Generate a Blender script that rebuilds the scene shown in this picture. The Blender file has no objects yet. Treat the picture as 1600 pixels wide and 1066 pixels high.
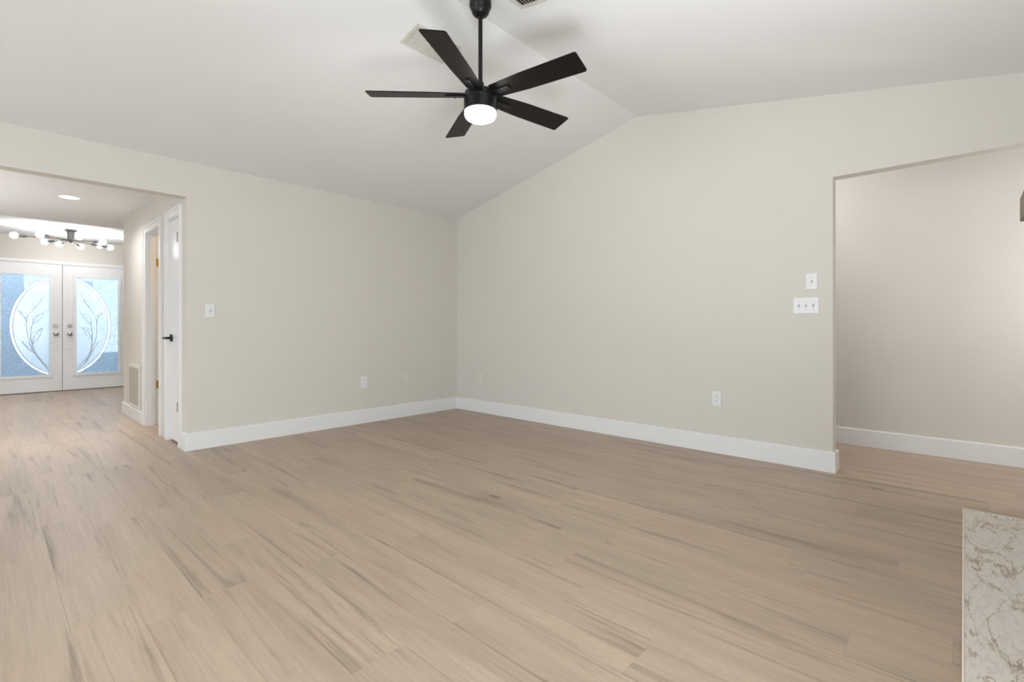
import bpy, bmesh, math, random
from mathutils import Vector, Matrix
random.seed(7)
PI = math.pi
scene = bpy.context.scene
COL = scene.collection

# ------------------------------------------------------------------ camera, light, exposure
YAW = math.radians(42.849)
cam_d = bpy.data.cameras.new('camera'); cam = bpy.data.objects.new('camera', cam_d); COL.objects.link(cam)
cam_d.sensor_width = 36.0; cam_d.lens = 760.72 / 1600 * 36.0
cam_d.shift_y = -(533.0 - 511.87) / 1600
cam_d.clip_start = 0.02
cam.location = (0, 0, 1.02); cam.rotation_euler = (PI / 2, 0, YAW - PI / 2)
scene.camera = cam
vs = scene.view_settings
vs.view_transform = 'Standard'; vs.look = 'None'; vs.gamma = 1.0; vs.use_curve_mapping = False
vs.exposure = 0.15

world = bpy.data.worlds.new('sky'); scene.world = world; world.use_nodes = True
bg = world.node_tree.nodes['Background']
bg.inputs[0].default_value = (0.80, 0.90, 1.0, 1); bg.inputs[1].default_value = 2.2

def area(name, loc, rot, sx, sy, power, col=(1, 1, 1), spread=180):
    d = bpy.data.lights.new(name, 'AREA'); d.shape = 'RECTANGLE'; d.size = sx; d.size_y = sy
    d.energy = power; d.color = col; d.spread = math.radians(spread)
    o = bpy.data.objects.new(name, d); o.location = loc; o.rotation_euler = rot; COL.objects.link(o)
    return o
def point(name, loc, power, r=0.05, col=(1, 1, 1)):
    d = bpy.data.lights.new(name, 'POINT'); d.energy = power; d.color = col; d.shadow_soft_size = r
    o = bpy.data.objects.new(name, d); o.location = loc; COL.objects.link(o); return o

# daylight through unseen windows; the near one is added to light the left wall
area('daylight_rear_window', (-5.2, 2.3, 1.15), (0, -PI / 2 - math.radians(12), 0), 2.0, 3.6, 92, (0.92, 0.97, 1.0))
area('daylight_left_window', (-3.2, 4.95, 1.15), (-PI / 2 - math.radians(12), 0, 0), 2.8, 2.0, 6, (0.93, 0.97, 1.0))
area('near_window_fill', (-0.2, -0.60, 0.95), (PI / 2 - math.radians(4), 0, 0), 2.0, 1.5, 62, (0.92, 0.97, 1.0))
# added fills out of view, standing in for strobes bounced off the ceilings
area('ceiling_fill', (0.4, 0.22, 0.45), (0, PI + math.radians(32), math.radians(6)), 0.7, 0.3, 19, (0.95, 0.975, 1.0), 110)
area('ceiling_fill_low', (0.2, 0.6, 0.25), (0, PI + math.radians(20), 0), 0.6, 0.6, 12, (0.95, 0.975, 1.0), 150)
area('ceiling_fill_hall', (-0.62, 6.5, 1.1), (PI, 0, 0), 0.9, 2.2, 11, (0.95, 0.98, 1.0), 150)
area('porch_fill', (0.8, 12.3, 2.52), (-math.radians(48), 0, 0), 2.6, 0.9, 115, (0.90, 0.96, 1.0))  # added light under the porch roof, brightens the door glass from behind
# lamps of the rooms that are lit, plus one added hallway fill
point('hallway_lamp', (4.62, 1.5, 2.2), 15.0, 0.10, (0.98, 0.98, 1.0))
point('hallway_fill_far', (4.62, -1.1, 1.35), 20.5, 0.12, (0.98, 0.98, 1.0))  # added out of view, set low to brighten the lower hallway wall
point('bathroom_lamp', (2.1, 6.0, 2.0), 14, 0.10, (1.0, 0.72, 0.45))

# ------------------------------------------------------------------ helpers
def tag(o, label=None, cat=None, group=None, kind=None):
    if label: o['label'] = label
    if cat: o['category'] = cat
    if group: o['group'] = group
    if kind: o['kind'] = kind
    return o
def empty(name, loc, rz=0.0, label=None, cat=None, group=None):
    o = bpy.data.objects.new(name, None); o.location = loc; o.rotation_euler = (0, 0, rz)
    o.empty_display_size = 0.05; COL.objects.link(o)
    return tag(o, label, cat, group)
def link(name, bm, mat, parent=None, smooth=False, mods=None):
    bmesh.ops.recalc_face_normals(bm, faces=bm.faces)
    me = bpy.data.meshes.new(name); bm.to_mesh(me); bm.free()
    if smooth:
        me.polygons.foreach_set('use_smooth', [True] * len(me.polygons))
        try: me.set_sharp_from_angle(angle=math.radians(35))
        except Exception: pass
    me.materials.append(mat)
    o = bpy.data.objects.new(name, me); COL.objects.link(o)
    if parent is not None: o.parent = parent
    return o
def box(bm, x0, x1, y0, y1, z0, z1, bev=0.0, seg=2, M=None):
    t = bmesh.new()
    vs_ = [t.verts.new((x, y, z)) for x in (x0, x1) for y in (y0, y1) for z in (z0, z1)]
    for f in ((0, 1, 3, 2), (4, 6, 7, 5), (0, 4, 5, 1), (2, 3, 7, 6), (0, 2, 6, 4), (1, 5, 7, 3)):
        t.faces.new([vs_[i] for i in f])
    bmesh.ops.recalc_face_normals(t, faces=t.faces)
    if bev > 0:
        bmesh.ops.bevel(t, geom=list(t.edges), offset=bev, segments=seg, profile=0.5, affect='EDGES')
    merge(bm, t, M)
def merge(bm, t, M=None):
    if M is not None: bmesh.ops.transform(t, matrix=M, verts=t.verts)
    me = bpy.data.meshes.new('tmp'); t.to_mesh(me); t.free(); bm.from_mesh(me); bpy.data.meshes.remove(me)
def prism(bm, pts, axis, a0, a1, bev=0.0, M=None):
    """polygon pts extruded along axis from a0 to a1"""
    t = bmesh.new()
    def P(u, v, w):
        return {'x': (w, u, v), 'y': (u, w, v), 'z': (u, v, w)}[axis]
    A = [t.verts.new(P(u, v, a0)) for u, v in pts]; B = [t.verts.new(P(u, v, a1)) for u, v in pts]
    n = len(pts)
    t.faces.new(A); t.faces.new(B[::-1])
    for i in range(n): t.faces.new((A[i], B[i], B[(i + 1) % n], A[(i + 1) % n]))
    bmesh.ops.recalc_face_normals(t, faces=t.faces)
    if bev > 0: bmesh.ops.bevel(t, geom=list(t.edges), offset=bev, segments=2, profile=0.5, affect='EDGES')
    merge(bm, t, M)
def lathe(bm, prof, n=48, M=None, cap=True):
    """prof = [(r, z)...] about the z axis"""
    t = bmesh.new(); rings = []
    for r, z in prof:
        if r < 1e-6: rings.append([t.verts.new((0, 0, z))])
        else: rings.append([t.verts.new((r * math.cos(2 * PI * k / n), r * math.sin(2 * PI * k / n), z)) for k in range(n)])
    for a, b in zip(rings, rings[1:]):
        for k in range(n):
            k2 = (k + 1) % n
            if len(a) == 1 and len(b) == 1: continue
            if len(a) == 1: t.faces.new((a[0], b[k], b[k2]))
            elif len(b) == 1: t.faces.new((a[k], a[k2], b[0]))
            else: t.faces.new((a[k], a[k2], b[k2], b[k]))
    if cap:
        for rg in (rings[0], rings[-1]):
            if len(rg) > 1:
                try: t.faces.new(rg)
                except Exception: pass
    merge(bm, t, M)
def tube(bm, pts, r, n=10):
    """round tube through pts"""
    pts = [Vector(p) for p in pts]; rings = []
    t = bmesh.new()
    for i, p in enumerate(pts):
        d = (pts[min(i + 1, len(pts) - 1)] - pts[max(i - 1, 0)]).normalized()
        up = Vector((0, 0, 1)) if abs(d.z) < 0.9 else Vector((1, 0, 0))
        u = d.cross(up).normalized(); v = d.cross(u).normalized()
        rr = r[i] if isinstance(r, (list, tuple)) else r
        rings.append([t.verts.new(p + rr * (math.cos(2 * PI * k / n) * u + math.sin(2 * PI * k / n) * v)) for k in range(n)])
    for a, b in zip(rings, rings[1:]):
        for k in range(n): t.faces.new((a[k], a[(k + 1) % n], b[(k + 1) % n], b[k]))
    t.faces.new(rings[0]); t.faces.new(rings[-1])
    merge(bm, t)
def struct(name, bm, mat, parent=None, smooth=False):
    o = link(name, bm, mat, parent, smooth)
    if parent is None: o['kind'] = 'structure'
    return o
def RX(a): return Matrix.Rotation(a, 4, 'X')
def RY(a): return Matrix.Rotation(a, 4, 'Y')
def RZ(a): return Matrix.Rotation(a, 4, 'Z')
def T(x, y, z): return Matrix.Translation((x, y, z))

# ------------------------------------------------------------------ materials
def mat(name):
    m = bpy.data.materials.new(name); m.use_nodes = True
    nt = m.node_tree; b = nt.nodes['Principled BSDF']
    return m, nt, b
def N(nt, typ, **kw):
    n = nt.nodes.new(typ)
    for k, v in kw.items(): setattr(n, k, v)
    return n
def L(nt, a, b): nt.links.new(a, b)
def math_n(nt, op, a, b=None, c=None):
    n = N(nt, 'ShaderNodeMath', operation=op)
    for i, v in enumerate((a, b, c)):
        if v is None: continue
        if isinstance(v, (int, float)): n.inputs[i].default_value = v
        else: L(nt, v, n.inputs[i])
    return n.outputs[0]
def paint(name, col, rough=0.5, bump=0.0, scale=120.0, mott=0.0, metal=0.0, spec=0.5):
    m, nt, b = mat(name)
    b.inputs['Base Color'].default_value = (*col, 1); b.inputs['Roughness'].default_value = rough
    b.inputs['Metallic'].default_value = metal; b.inputs['Specular IOR Level'].default_value = spec
    tc = N(nt, 'ShaderNodeTexCoord')
    if mott > 0:
        n = N(nt, 'ShaderNodeTexNoise'); n.inputs['Scale'].default_value = 3.0; n.inputs['Detail'].default_value = 4
        L(nt, tc.outputs['Object'], n.inputs['Vector'])
        mr = N(nt, 'ShaderNodeMapRange'); mr.inputs[1].default_value = 0.3; mr.inputs[2].default_value = 0.7
        mr.inputs[3].default_value = 1 - mott; mr.inputs[4].default_value = 1 + mott
        L(nt, n.outputs[0], mr.inputs[0])
        vm = N(nt, 'ShaderNodeVectorMath', operation='SCALE'); vm.inputs[0].default_value = col
        L(nt, mr.outputs[0], vm.inputs['Scale']); L(nt, vm.outputs[0], b.inputs['Base Color'])
    if bump > 0:
        n = N(nt, 'ShaderNodeTexNoise'); n.inputs['Scale'].default_value = scale; n.inputs['Detail'].default_value = 3
        L(nt, tc.outputs['Object'], n.inputs['Vector'])
        bp = N(nt, 'ShaderNodeBump'); bp.inputs['Strength'].default_value = bump; bp.inputs['Distance'].default_value = 0.002
        L(nt, n.outputs[0], bp.inputs['Height']); L(nt, bp.outputs[0], b.inputs['Normal'])
    return m
def emit(name, col, strength):
    m = bpy.data.materials.new(name); m.use_nodes = True; nt = m.node_tree
    for n in list(nt.nodes): nt.nodes.remove(n)
    e = N(nt, 'ShaderNodeEmission'); e.inputs[0].default_value = (*col, 1); e.inputs[1].default_value = strength
    o = N(nt, 'ShaderNodeOutputMaterial'); L(nt, e.outputs[0], o.inputs[0]); return m

M_wall = paint('wall_paint', (0.678, 0.645, 0.592), 0.62, 0.10, 160, 0.008, spec=0.3)
M_ceil = paint('ceiling_paint', (0.80, 0.808, 0.815), 0.8, 0.25, 60, 0.006, spec=0.2)
M_trim = paint('trim_paint', (0.80, 0.80, 0.805), 0.35, 0.02, 60)
M_door = paint('door_paint', (0.80, 0.80, 0.805), 0.28, 0.02, 60)
M_plate = paint('plate_plastic', (0.78, 0.78, 0.78), 0.3, 0.01, 60)
M_plate_wall = paint('painted_plate_plastic', (0.71, 0.685, 0.62), 0.45, 0.02, 60)
M_slot = paint('slot_dark', (0.05, 0.045, 0.04), 0.6, 0.01, 60)
M_slot_grey = paint('slot_grey_plastic', (0.45, 0.45, 0.45), 0.4, 0.01, 60)  # mid-grey plastic of toggle slots and screws
M_black = paint('black_metal', (0.008, 0.008, 0.009), 0.34, 0.02, 200, spec=0.25)
M_blade = paint('black_blade_lacquer', (0.008, 0.007, 0.0065), 0.34, 0.03, 90, spec=0.12)
M_brass = paint('brass', (0.62, 0.38, 0.06), 0.28, 0.02, 90, metal=1.0)
M_bronze = paint('antique_bronze', (0.035, 0.028, 0.018), 0.45, 0.02, 90, metal=0.3)
M_nickel = paint('satin_nickel', (0.42, 0.40, 0.37), 0.3, 0.02, 90, metal=1.0)
M_vent = paint('vent_enamel', (0.60, 0.60, 0.55), 0.45, 0.02, 60)
M_grille = paint('grille_enamel', (0.74, 0.73, 0.68), 0.45, 0.02, 60)
M_grille_slat = paint('grille_slat_shaded_enamel', (0.46, 0.42, 0.36), 0.5, 0.02, 60)  # darker than the frame: shading between slats put into the colour
M_graymetal = paint('brushed_dark_nickel', (0.11, 0.11, 0.105), 0.4, 0.02, 90, metal=0.5)
M_ext = paint('exterior_stucco', (0.33, 0.42, 0.50), 0.9, 0.3, 40, 0.05)
M_ext_floor = paint('porch_concrete', (0.42, 0.45, 0.47), 0.9, 0.3, 40, 0.05)
M_led = emit('led_diffuser_glow', (1.0, 0.98, 0.95), 9.0)
M_bulb = emit('bulb_glow', (1.0, 1.0, 1.0), 42.0)
M_fanlight = emit('fan_light_glow', (1.0, 0.985, 0.96), 11.0)

def floor_material():
    m, nt, b = mat('oak_plank_vinyl')
    W, LN, OFF = 0.18, 1.22, 0.01
    tc = N(nt, 'ShaderNodeTexCoord'); sp = N(nt, 'ShaderNodeSeparateXYZ'); L(nt, tc.outputs['Object'], sp.inputs[0])
    x = math_n(nt, 'DIVIDE', math_n(nt, 'SUBTRACT', sp.outputs[0], OFF), W)
    row = math_n(nt, 'FLOOR', x); fx = math_n(nt, 'FRACT', x)
    wn = N(nt, 'ShaderNodeTexWhiteNoise', noise_dimensions='1D'); L(nt, math_n(nt, 'ADD', row, 13.37), wn.inputs['W'])
    yy = math_n(nt, 'ADD', math_n(nt, 'DIVIDE', sp.outputs[1], LN), math_n(nt, 'MULTIPLY', wn.outputs[0], 7.0))
    pl = math_n(nt, 'FLOOR', yy); fy = math_n(nt, 'FRACT', yy)
    cb = N(nt, 'ShaderNodeCombineXYZ'); L(nt, row, cb.inputs[0]); L(nt, pl, cb.inputs[1])
    pid = N(nt, 'ShaderNodeTexWhiteNoise', noise_dimensions='3D'); L(nt, cb.outputs[0], pid.inputs['Vector'])
    # grain coordinates: own offset for each plank
    of = N(nt, 'ShaderNodeVectorMath', operation='SCALE'); L(nt, pid.outputs['Color'], of.inputs[0]); of.inputs['Scale'].default_value = 40.0
    gc = N(nt, 'ShaderNodeCombineXYZ'); L(nt, sp.outputs[0], gc.inputs[0]); L(nt, sp.outputs[1], gc.inputs[1])
    def noise(sx, sy, detail, rough=0.5, dist=0.0, src=None):
        ad = N(nt, 'ShaderNodeVectorMath', operation='MULTIPLY'); L(nt, src or gc.outputs[0], ad.inputs[0]); ad.inputs[1].default_value = (sx, sy, 1)
        a2 = N(nt, 'ShaderNodeVectorMath', operation='ADD'); L(nt, ad.outputs[0], a2.inputs[0]); L(nt, of.outputs[0], a2.inputs[1])
        n = N(nt, 'ShaderNodeTexNoise'); n.inputs['Scale'].default_value = 1.0; n.inputs['Detail'].default_value = detail
        n.inputs['Roughness'].default_value = rough; n.inputs['Distortion'].default_value = dist
        L(nt, a2.outputs[0], n.inputs['Vector']); return n.outputs[0]
    def rng(v, a, bb, c, d, smooth=False):
        mr = N(nt, 'ShaderNodeMapRange'); mr.interpolation_type = 'SMOOTHSTEP' if smooth else 'LINEAR'
        L(nt, v, mr.inputs[0])
        for i, q in enumerate((a, bb, c, d)): mr.inputs[i + 1].default_value = q
        return mr.outputs[0]
    broad = noise(9.0, 0.9, 3, 0.5, 0.4)      # wide soft bands
    fine = noise(95.0, 3.4, 6, 0.70, 0.8)     # fine grain
    streak = noise(16.0, 0.75, 4, 0.55, 0.8)  # dark mineral streaks
    ring = noise(14.0, 2.6, 2, 0.5, 2.2)      # cathedral figure
    f = math_n(nt, 'ADD', 1.0, rng(pid.outputs['Value'], 0, 1, -0.055, 0.055))
    f = math_n(nt, 'ADD', f, rng(broad, 0.3, 0.7, -0.11, 0.075))
    f = math_n(nt, 'ADD', f, rng(fine, 0.3, 0.7, -0.10, 0.08))
    wv = math_n(nt, 'SINE', math_n(nt, 'MULTIPLY', ring, 60.0))
    f = math_n(nt, 'ADD', f, math_n(nt, 'MULTIPLY', wv, rng(broad, 0.50, 0.72, 0.0, 0.06)))
    sk = math_n(nt, 'MULTIPLY', rng(streak, 0.545, 0.71, 0.0, 1.0, True), rng(fine, 0.35, 0.6, 1.0, 0.7))
    f = math_n(nt, 'SUBTRACT', f, math_n(nt, 'MULTIPLY', sk, 0.34))
    # thin dark hairlines hugging some plank edges
    ew = rng(noise(1.0, 1.4, 3), 0.5, 0.72, 0.0, 0.11)
    e1 = math_n(nt, 'LESS_THAN', fx, ew); soft = rng(fx, 0.0, 0.11, 0.20, 0.0)
    f = math_n(nt, 'SUBTRACT', f, math_n(nt, 'MULTIPLY', e1, soft))
    # knots
    vo = N(nt, 'ShaderNodeTexVoronoi'); vo.inputs['Scale'].default_value = 1.0
    km = N(nt, 'ShaderNodeVectorMath', operation='MULTIPLY'); L(nt, gc.outputs[0], km.inputs[0]); km.inputs[1].default_value = (3.1, 1.35, 1)
    ko = N(nt, 'ShaderNodeVectorMath', operation='ADD'); L(nt, km.outputs[0], ko.inputs[0]); L(nt, of.outputs[0], ko.inputs[1])
    L(nt, ko.outputs[0], vo.inputs['Vector'])
    kn = rng(vo.outputs['Distance'], 0.02, 0.085, 0.42, 0.0, True)
    kg = math_n(nt, 'MULTIPLY', kn, rng(fine, 0.40, 0.55, 1.0, 0.35))
    f = math_n(nt, 'SUBTRACT', f, kg)
    # micro bevel joints
    ex = math_n(nt, 'MINIMUM', fx, math_n(nt, 'SUBTRACT', 1.0, fx))
    ey = math_n(nt, 'MULTIPLY', math_n(nt, 'MINIMUM', fy, math_n(nt, 'SUBTRACT', 1.0, fy)), LN / W)
    ee = math_n(nt, 'MINIMUM', ex, ey); joint = rng(ee, 0.0, 0.010, 1.0, 0.0)
    f = math_n(nt, 'SUBTRACT', f, math_n(nt, 'MULTIPLY', joint, 0.055))
    sc_ = N(nt, 'ShaderNodeVectorMath', operation='SCALE'); sc_.inputs[0].default_value = (0.445, 0.346, 0.262); L(nt, f, sc_.inputs['Scale'])
    # slight hue shift plank to plank, darker parts go grey-brown
    mx = N(nt, 'ShaderNodeMix', data_type='RGBA'); mx.blend_type = 'MULTIPLY'
    L(nt, rng(pid.outputs['Value'], 0, 1, 0.0, 0.8), mx.inputs[0]); L(nt, sc_.outputs[0], mx.inputs[6]); mx.inputs[7].default_value = (1.0, 0.985, 0.955, 1)
    L(nt, mx.outputs[2], b.inputs['Base Color'])
    L(nt, rng(fine, 0.3, 0.7, 0.46, 0.36), b.inputs['Roughness'])
    b.inputs['Specular IOR Level'].default_value = 0.32
    hh = math_n(nt, 'SUBTRACT', math_n(nt, 'MULTIPLY', fine, 0.6), joint)
    bp = N(nt, 'ShaderNodeBump'); bp.inputs['Strength'].default_value = 0.5; bp.inputs['Distance'].default_value = 0.0012
    L(nt, hh, bp.inputs['Height']); L(nt, bp.outputs[0], b.inputs['Normal'])
    return m
M_floor = floor_material()

def marble_material():
    m, nt, b = mat('white_marble')
    tc = N(nt, 'ShaderNodeTexCoord')
    mp = N(nt, 'ShaderNodeMapping'); mp.inputs['Rotation'].default_value = (0, 0, -0.55); mp.inputs['Scale'].default_value = (0.9, 2.7, 1.0)
    L(nt, tc.outputs['Object'], mp.inputs[0])
    def vein(scale, det, dist, lo, hi, seed):
        a = N(nt, 'ShaderNodeVectorMath', operation='ADD'); L(nt, mp.outputs[0], a.inputs[0]); a.inputs[1].default_value = (seed, seed * 2, 0)
        n = N(nt, 'ShaderNodeTexNoise'); n.inputs['Scale'].default_value = scale; n.inputs['Detail'].default_value = det
        n.inputs['Distortion'].default_value = dist; n.inputs['Roughness'].default_value = 0.6
        L(nt, a.outputs[0], n.inputs['Vector'])
        d = math_n(nt, 'ABSOLUTE', math_n(nt, 'SUBTRACT', n.outputs[0], 0.5))
        mr = N(nt, 'ShaderNodeMapRange'); mr.interpolation_type = 'SMOOTHSTEP'
        L(nt, d, mr.inputs[0]); mr.inputs[1].default_value = lo; mr.inputs[2].default_value = hi; mr.inputs[3].default_value = 1; mr.inputs[4].default_value = 0
        return mr.outputs[0]
    gate = N(nt, 'ShaderNodeTexNoise'); gate.inputs['Scale'].default_value = 9.0; L(nt, tc.outputs['Object'], gate.inputs['Vector'])
    gr = N(nt, 'ShaderNodeMapRange'); L(nt, gate.outputs[0], gr.inputs[0]); gr.inputs[1].default_value = 0.32; gr.inputs[2].default_value = 0.62
    v1 = math_n(nt, 'MULTIPLY', vein(3.6, 8, 0.35, 0.0, 0.028, 5.7), gr.outputs[0])
    v2 = math_n(nt, 'MULTIPLY', vein(9.0, 6, 0.3, 0.0, 0.04, 8.3), 0.25)
    v = math_n(nt, 'MINIMUM', math_n(nt, 'ADD', v1, v2), 1.0)
    mx = N(nt, 'ShaderNodeMix', data_type='RGBA'); L(nt, math_n(nt, 'MULTIPLY', v, 0.9), mx.inputs[0])
    mx.inputs[6].default_value = (0.72, 0.665, 0.60, 1); mx.inputs[7].default_value = (0.27, 0.20, 0.125, 1)
    L(nt, mx.outputs[2], b.inputs['Base Color']); b.inputs['Roughness'].default_value = 0.3
    return m
M_marble = marble_material()
M_marble_edge = paint('polished_tile_edge', (0.86, 0.80, 0.72), 0.3, 0.02, 60)

def wood_material(name, c1, c2):
    m, nt, b = mat(name)
    tc = N(nt, 'ShaderNodeTexCoord'); mp = N(nt, 'ShaderNodeMapping'); mp.inputs['Scale'].default_value = (2, 40, 40); L(nt, tc.outputs['Object'], mp.inputs[0])
    n = N(nt, 'ShaderNodeTexNoise'); n.inputs['Scale'].default_value = 1.6; n.inputs['Detail'].default_value = 6; n.inputs['Distortion'].default_value = 0.6
    L(nt, mp.outputs[0], n.inputs['Vector'])
    mx = N(nt, 'ShaderNodeMix', data_type='RGBA'); L(nt, n.outputs[0], mx.inputs[0]); mx.inputs[6].default_value = (*c1, 1); mx.inputs[7].default_value = (*c2, 1)
    L(nt, mx.outputs[2], b.inputs['Base Color']); b.inputs['Roughness'].default_value = 0.7
    bp = N(nt, 'ShaderNodeBump'); bp.inputs['Strength'].default_value = 0.5; bp.inputs['Distance'].default_value = 0.002
    L(nt, n.outputs[0], bp.inputs['Height']); L(nt, bp.outputs[0], b.inputs['Normal'])
    return m
M_mantel = wood_material('weathered_mantel_wood', (0.16, 0.11, 0.075), (0.42, 0.36, 0.30))

def glass_mat(name, tint, trans_mix, scale, strength, tr_col, rough=0.02):
    """patterned door glass: part clear refraction, part milky translucency"""
    m = bpy.data.materials.new(name); m.use_nodes = True; nt = m.node_tree
    for n in list(nt.nodes): nt.nodes.remove(n)
    out = N(nt, 'ShaderNodeOutputMaterial')
    tc = N(nt, 'ShaderNodeTexCoord')
    n1 = N(nt, 'ShaderNodeTexNoise'); n1.inputs['Scale'].default_value = scale; n1.inputs['Detail'].default_value = 3; n1.inputs['Distortion'].default_value = 1.5
    mp = N(nt, 'ShaderNodeMapping'); mp.inputs['Scale'].default_value = (1.0, 1.0, 0.55); L(nt, tc.outputs['Object'], mp.inputs[0]); L(nt, mp.outputs[0], n1.inputs['Vector'])
    bp = N(nt, 'ShaderNodeBump'); bp.inputs['Strength'].default_value = strength; bp.inputs['Distance'].default_value = 0.01; L(nt, n1.outputs[0], bp.inputs['Height'])
    tl = N(nt, 'ShaderNodeBsdfTranslucent'); tl.inputs[0].default_value = (*tr_col, 1)
    tp = N(nt, 'ShaderNodeBsdfTransparent'); tp.inputs[0].default_value = (*tint, 1)
    gl = N(nt, 'ShaderNodeBsdfGlossy'); gl.inputs['Roughness'].default_value = 0.12; L(nt, bp.outputs[0], gl.inputs['Normal'])
    mix = N(nt, 'ShaderNodeMixShader')
    mr = N(nt, 'ShaderNodeMapRange'); L(nt, n1.outputs[0], mr.inputs[0]); mr.inputs[1].default_value = 0.3; mr.inputs[2].default_value = 0.7
    mr.inputs[3].default_value = max(0, trans_mix - 0.22); mr.inputs[4].default_value = min(1, trans_mix + 0.22)
    L(nt, mr.outputs[0], mix.inputs[0]); L(nt, tl.outputs[0], mix.inputs[1]); L(nt, tp.outputs[0], mix.inputs[2])
    m2 = N(nt, 'ShaderNodeMixShader'); m2.inputs[0].default_value = 0.06
    L(nt, mix.outputs[0], m2.inputs[1]); L(nt, gl.outputs[0], m2.inputs[2]); L(nt, m2.outputs[0], out.inputs[0])
    return m
M_rain = glass_mat('rain_glass', (0.80, 0.86, 0.92), 0.62, 46, 0.6, (0.42, 0.50, 0.57))
M_frost = glass_mat('frosted_glass', (0.9, 0.95, 1.0), 0.08, 8, 0.1, (0.70, 0.75, 0.79))
M_bevelglass = glass_mat('bevelled_clear_glass', (1, 1, 1), 0.10, 30, 0.6, (0.98, 0.99, 1.0))
M_leafglass = glass_mat('leaf_bevel_glass', (1, 1, 1), 0.90, 30, 0.6, (1.0, 1.0, 1.0))
M_came = paint('pewter_came', (0.42, 0.46, 0.50), 0.35, 0.02, 90, metal=0.3)
def window_glass():
    m = bpy.data.materials.new('window_glass'); m.use_nodes = True; nt = m.node_tree
    for n in list(nt.nodes): nt.nodes.remove(n)
    out = N(nt, 'ShaderNodeOutputMaterial'); tp = N(nt, 'ShaderNodeBsdfTransparent'); tp.inputs[0].default_value = (0.97, 0.98, 0.98, 1)
    gl = N(nt, 'ShaderNodeBsdfGlossy'); gl.inputs['Roughness'].default_value = 0.02
    mx = N(nt, 'ShaderNodeMixShader'); mx.inputs[0].default_value = 0.05
    L(nt, tp.outputs[0], mx.inputs[1]); L(nt, gl.outputs[0], mx.inputs[2]); L(nt, mx.outputs[0], out.inputs[0]); return m
M_wglass = window_glass()

# ------------------------------------------------------------------ setting
YL, XR, XE, YE = 4.703, 4.043, 1.1216, 0.6744       # wall_left, wall_right faces; opening ends
XB, YN = -5.0, -0.38                                 # rear and near walls
RY_, RZ_, EL = 2.188, 2.9477, 2.391                  # ridge and eave
SR = 0.1902
ZN = RZ_ - (RY_ - YN) * SR
HL, HR = 2.0997, 2.0782                              # header heights
TW = 0.12; TR = 0.105
HZ = 2.31                                            # hall ceiling
YF = 10.62                                           # entry wall face
FZ = 2.435                                           # foyer ceiling

bm = bmesh.new(); box(bm, XB - 0.15, 6.0, -3.2, 10.9, -0.12, 0.0); struct('floor', bm, M_floor)

# gabled ceiling
bm = bmesh.new()
prism(bm, [(YN - 0.14, RZ_ - (RY_ - YN + 0.14) * SR), (RY_, RZ_), (YL + 0.02, EL - 0.02 * 0.2213), (YL + 0.02, 3.2), (YN - 0.14, 3.2)], 'x', XB - 0.14, XR + 0.02)
struct('ceiling', bm, M_ceil)

def wall_prism(name, pieces, mat_=M_wall):
    bm = bmesh.new()
    for pc in pieces: pc(bm)
    return struct(name, bm, mat_)
# left wall with the wide opening to the hall
bm = bmesh.new()
box(bm, XE, XR + TR, YL, YL + TW, 0, EL + 0.3)
box(bm, -1.25, XE, YL, YL + TW, HL, EL + 0.3)
box(bm, -1.75, -1.25, YL, YL + TW, 0, EL + 0.3); box(bm, XB - 0.14, -4.65, YL, YL + TW, 0, EL + 0.3); box(bm, -4.65, -1.75, YL, YL + TW, 2.15, EL + 0.3)
struct('wall_left', bm, M_wall)
# right wall: full part and the header over the hallway opening
bm = bmesh.new()
prism(bm, [(YE, 0), (YL + TW, 0), (YL + TW, EL + 0.1), (YL, EL + 0.1), (RY_, RZ_ + 0.1), (YN - 0.14, ZN + 0.1), (YN - 0.14, HR), (YE, HR)], 'x', XR, XR + TR)
struct('wall_right', bm, M_wall)
# near wall behind the camera (mantel wall)
bm = bmesh.new()
box(bm, 0.95, XR, YN - 0.14, YN, 0, ZN + 0.1); box(bm, XB - 0.14, -1.35, YN - 0.14, YN, 0, ZN + 0.1); box(bm, -1.35, 0.95, YN - 0.14, YN, 2.15, ZN + 0.1)
struct('wall_near', bm, M_wall)
# rear wall with a sliding glass door opening
bm = bmesh.new()
prism(bm, [(YN, 2.15), (YN, ZN + 0.1), (RY_, RZ_ + 0.1), (YL, EL + 0.1), (YL, 2.15)], 'x', XB - 0.14, XB)
box(bm, XB - 0.14, XB, YN, 0.5, 0, 2.15); box(bm, XB - 0.14, XB, 4.1, YL, 0, 2.15)
struct('wall_rear', bm, M_wall)
def glazed(name, axis, a0, a1, pos, n):
    root = bpy.data.objects.new(name, None); COL.objects.link(root); root['kind'] = 'structure'
    bm = bmesh.new()
    def B(u0, u1, z0, z1, d0, d1):
        if axis == 'y': box(bm, pos + d0, pos + d1, u0, u1, z0, z1, 0.004)
        else: box(bm, u0, u1, pos + d0, pos + d1, z0, z1, 0.004)
    B(a0, a1, 2.09, 2.15, -0.03, 0.03); B(a0, a1, 0.0, 0.05, -0.03, 0.03)
    for k in range(n + 1):
        c = a0 + (a1 - a0) * k / n; B(max(a0, c - 0.03), min(a1, c + 0.03), 0.05, 2.09, -0.025, 0.025)
    link('window_frame', bm, M_trim, root)
    bm = bmesh.new(); B(a0 + 0.01, a1 - 0.01, 0.04, 2.1, -0.003, 0.003); link('window_pane', bm, M_wglass, root)
glazed('window_1', 'y', 0.5, 4.1, XB - 0.07, 2)
glazed('window_2', 'x', -4.65, -1.75, YL + 0.06, 2)

glazed('window_3', 'x', -1.35, 0.95, YN - 0.07, 2)  # unseen window added for light on the left wall
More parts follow.
